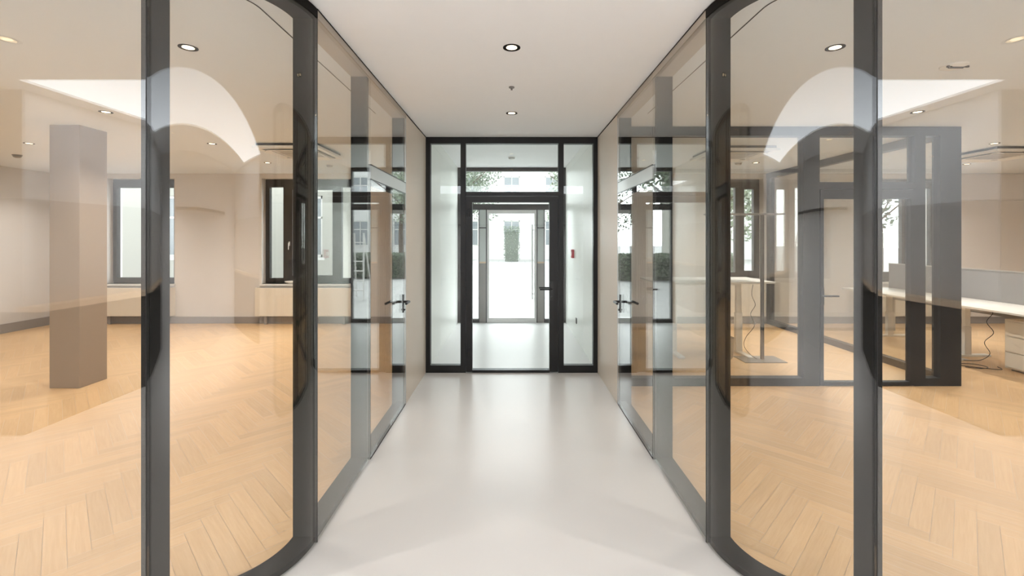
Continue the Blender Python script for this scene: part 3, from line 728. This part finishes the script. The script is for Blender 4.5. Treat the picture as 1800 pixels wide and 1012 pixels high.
def tree(label, x, y, h, r, seed, m='tree', group='courtyard trees', low=0.38):
    rnd = random.Random(seed)
    t = thing('tree', label, 'tree', (x, y, -0.02), group=group)
    k = nb(); P = [(0, 0, 0), (0.04, 0.02, h*0.3), (-0.03, 0.05, h*0.55), (0.05, 0, h*0.8)]
    for a, b_, ra, rb in ((P[0], P[1], 0.13, 0.11), (P[1], P[2], 0.11, 0.08), (P[2], P[3], 0.08, 0.04)):
        d = Vector(b_)-Vector(a); q = d.to_track_quat('Z', 'Y').to_matrix().to_4x4()
        bmesh.ops.create_cone(k, cap_ends=True, segments=10, radius1=ra, radius2=rb, depth=d.length, matrix=Matrix.Translation((Vector(a)+Vector(b_))/2) @ q)
    for i in range(6):
        a = rnd.uniform(0, 2*PI); z = h*rnd.uniform(0.3, 0.6)
        tube(k, [(0, 0, z), (math.cos(a)*r*0.4, math.sin(a)*r*0.4, z+h*0.12), (math.cos(a)*r*0.75, math.sin(a)*r*0.75, z+h*0.2)], 0.03, 6)
    obj('trunk', k, M['bark'], t)
    k = nb()
    for i in range(14):
        a = rnd.uniform(0, 2*PI); rr = r*rnd.uniform(0.1, 0.65)
        leaves(k, (math.cos(a)*rr, math.sin(a)*rr, h*rnd.uniform(low, 0.9)), r*0.42, r*0.42, h*0.13, 330, 0.09, rnd, 0.3)
    obj('crown', k, M[m], t)
tree('dark leafy tree in the courtyard mirrored in the right glass door', -3.3, 14.5, 5.6, 1.7, 3)
tree('bushy green tree behind the courtyard hedge at left', -3.0, 25.5, 7.0, 2.4, 4)
tree('pale green tree outside the booth window', 6.6, 14.0, 5.5, 1.9, 5, 'tree2')
tree('pale green tree outside the vestibule, mirrored in the left glass', 3.4, 22.5, 6.5, 2.0, 6, 'tree2')
tree('green tree outside the far right window', 12.5, 15.5, 6.0, 2.2, 8)
def hedge(label, x0, x1, y0, y1, h, seed, m='tree'):
    rnd = random.Random(seed); k = nb(); tl = k.loops.layers.float_color.new('tone')
    n = int((x1-x0)*(y1-y0)*900)
    t = thing('hedge', label, 'hedge', ((x0+x1)/2, (y0+y1)/2, -0.02))
    for i in range(n):
        p = Vector((rnd.uniform(x0, x1), rnd.uniform(y0, y1), rnd.uniform(0.02, h)))
        if rnd.random() < 0.7: p.z = h*rnd.uniform(0.85, 1.05) if rnd.random() < 0.5 else p.z; p.y = y0 + rnd.uniform(0, 0.12) if p.z < h*0.85 else p.y
        u = Vector((rnd.gauss(0, 1), rnd.gauss(0, 1), rnd.gauss(0, 1))).normalized(); w = u.orthogonal().normalized(); s = 0.06
        f = k.faces.new([k.verts.new(p+u*s), k.verts.new(p+w*s*0.6), k.verts.new(p-u*s), k.verts.new(p-w*s*0.6)])
        q = rnd.random()
        for lp in f.loops: lp[tl] = (q, q, q, 1)
    rel(k, 'foliage', M[m], t)
    rel(bx(x0+0.1, x1-0.1, y0+0.12, y1-0.1, 0, h*0.88), 'inner_twigs', M[m], t)
hedge('low hedge left of the courtyard path', -5.0, -1.6, 17.0, 17.9, 0.95, 11)
hedge('low hedge right of the courtyard path', 1.8, 9.0, 18.0, 18.9, 0.95, 12)
hedge('tall dusty green clipped shrub at the far end of the courtyard path', -0.55, 0.55, 31.0, 31.6, 2.3, 13, 'hazy')  # haze carried by the foliage colour
# step ladder outside
t = thing('step_ladder', 'white step ladder standing outside in the courtyard', 'ladder', (2.05, 12.2, -0.02))
zz = 1.75
for s in (-1, 1):
    obj('rail', tube(nb(), [(s*0.24, -0.35, 0), (s*0.13, 0, zz)], 0.02, 6), M['white'], t)
    obj('rear_leg', tube(nb(), [(s*0.22, 0.45, 0), (s*0.13, 0.03, zz)], 0.016, 6), M['white'], t)
for i in range(1, 7):
    u = i/7; w = 0.24-0.11*u
    obj('step', bx(-w, w, -0.35*(1-u)-0.04, -0.35*(1-u)+0.04, zz*u-0.012, zz*u+0.012), M['white'], t)
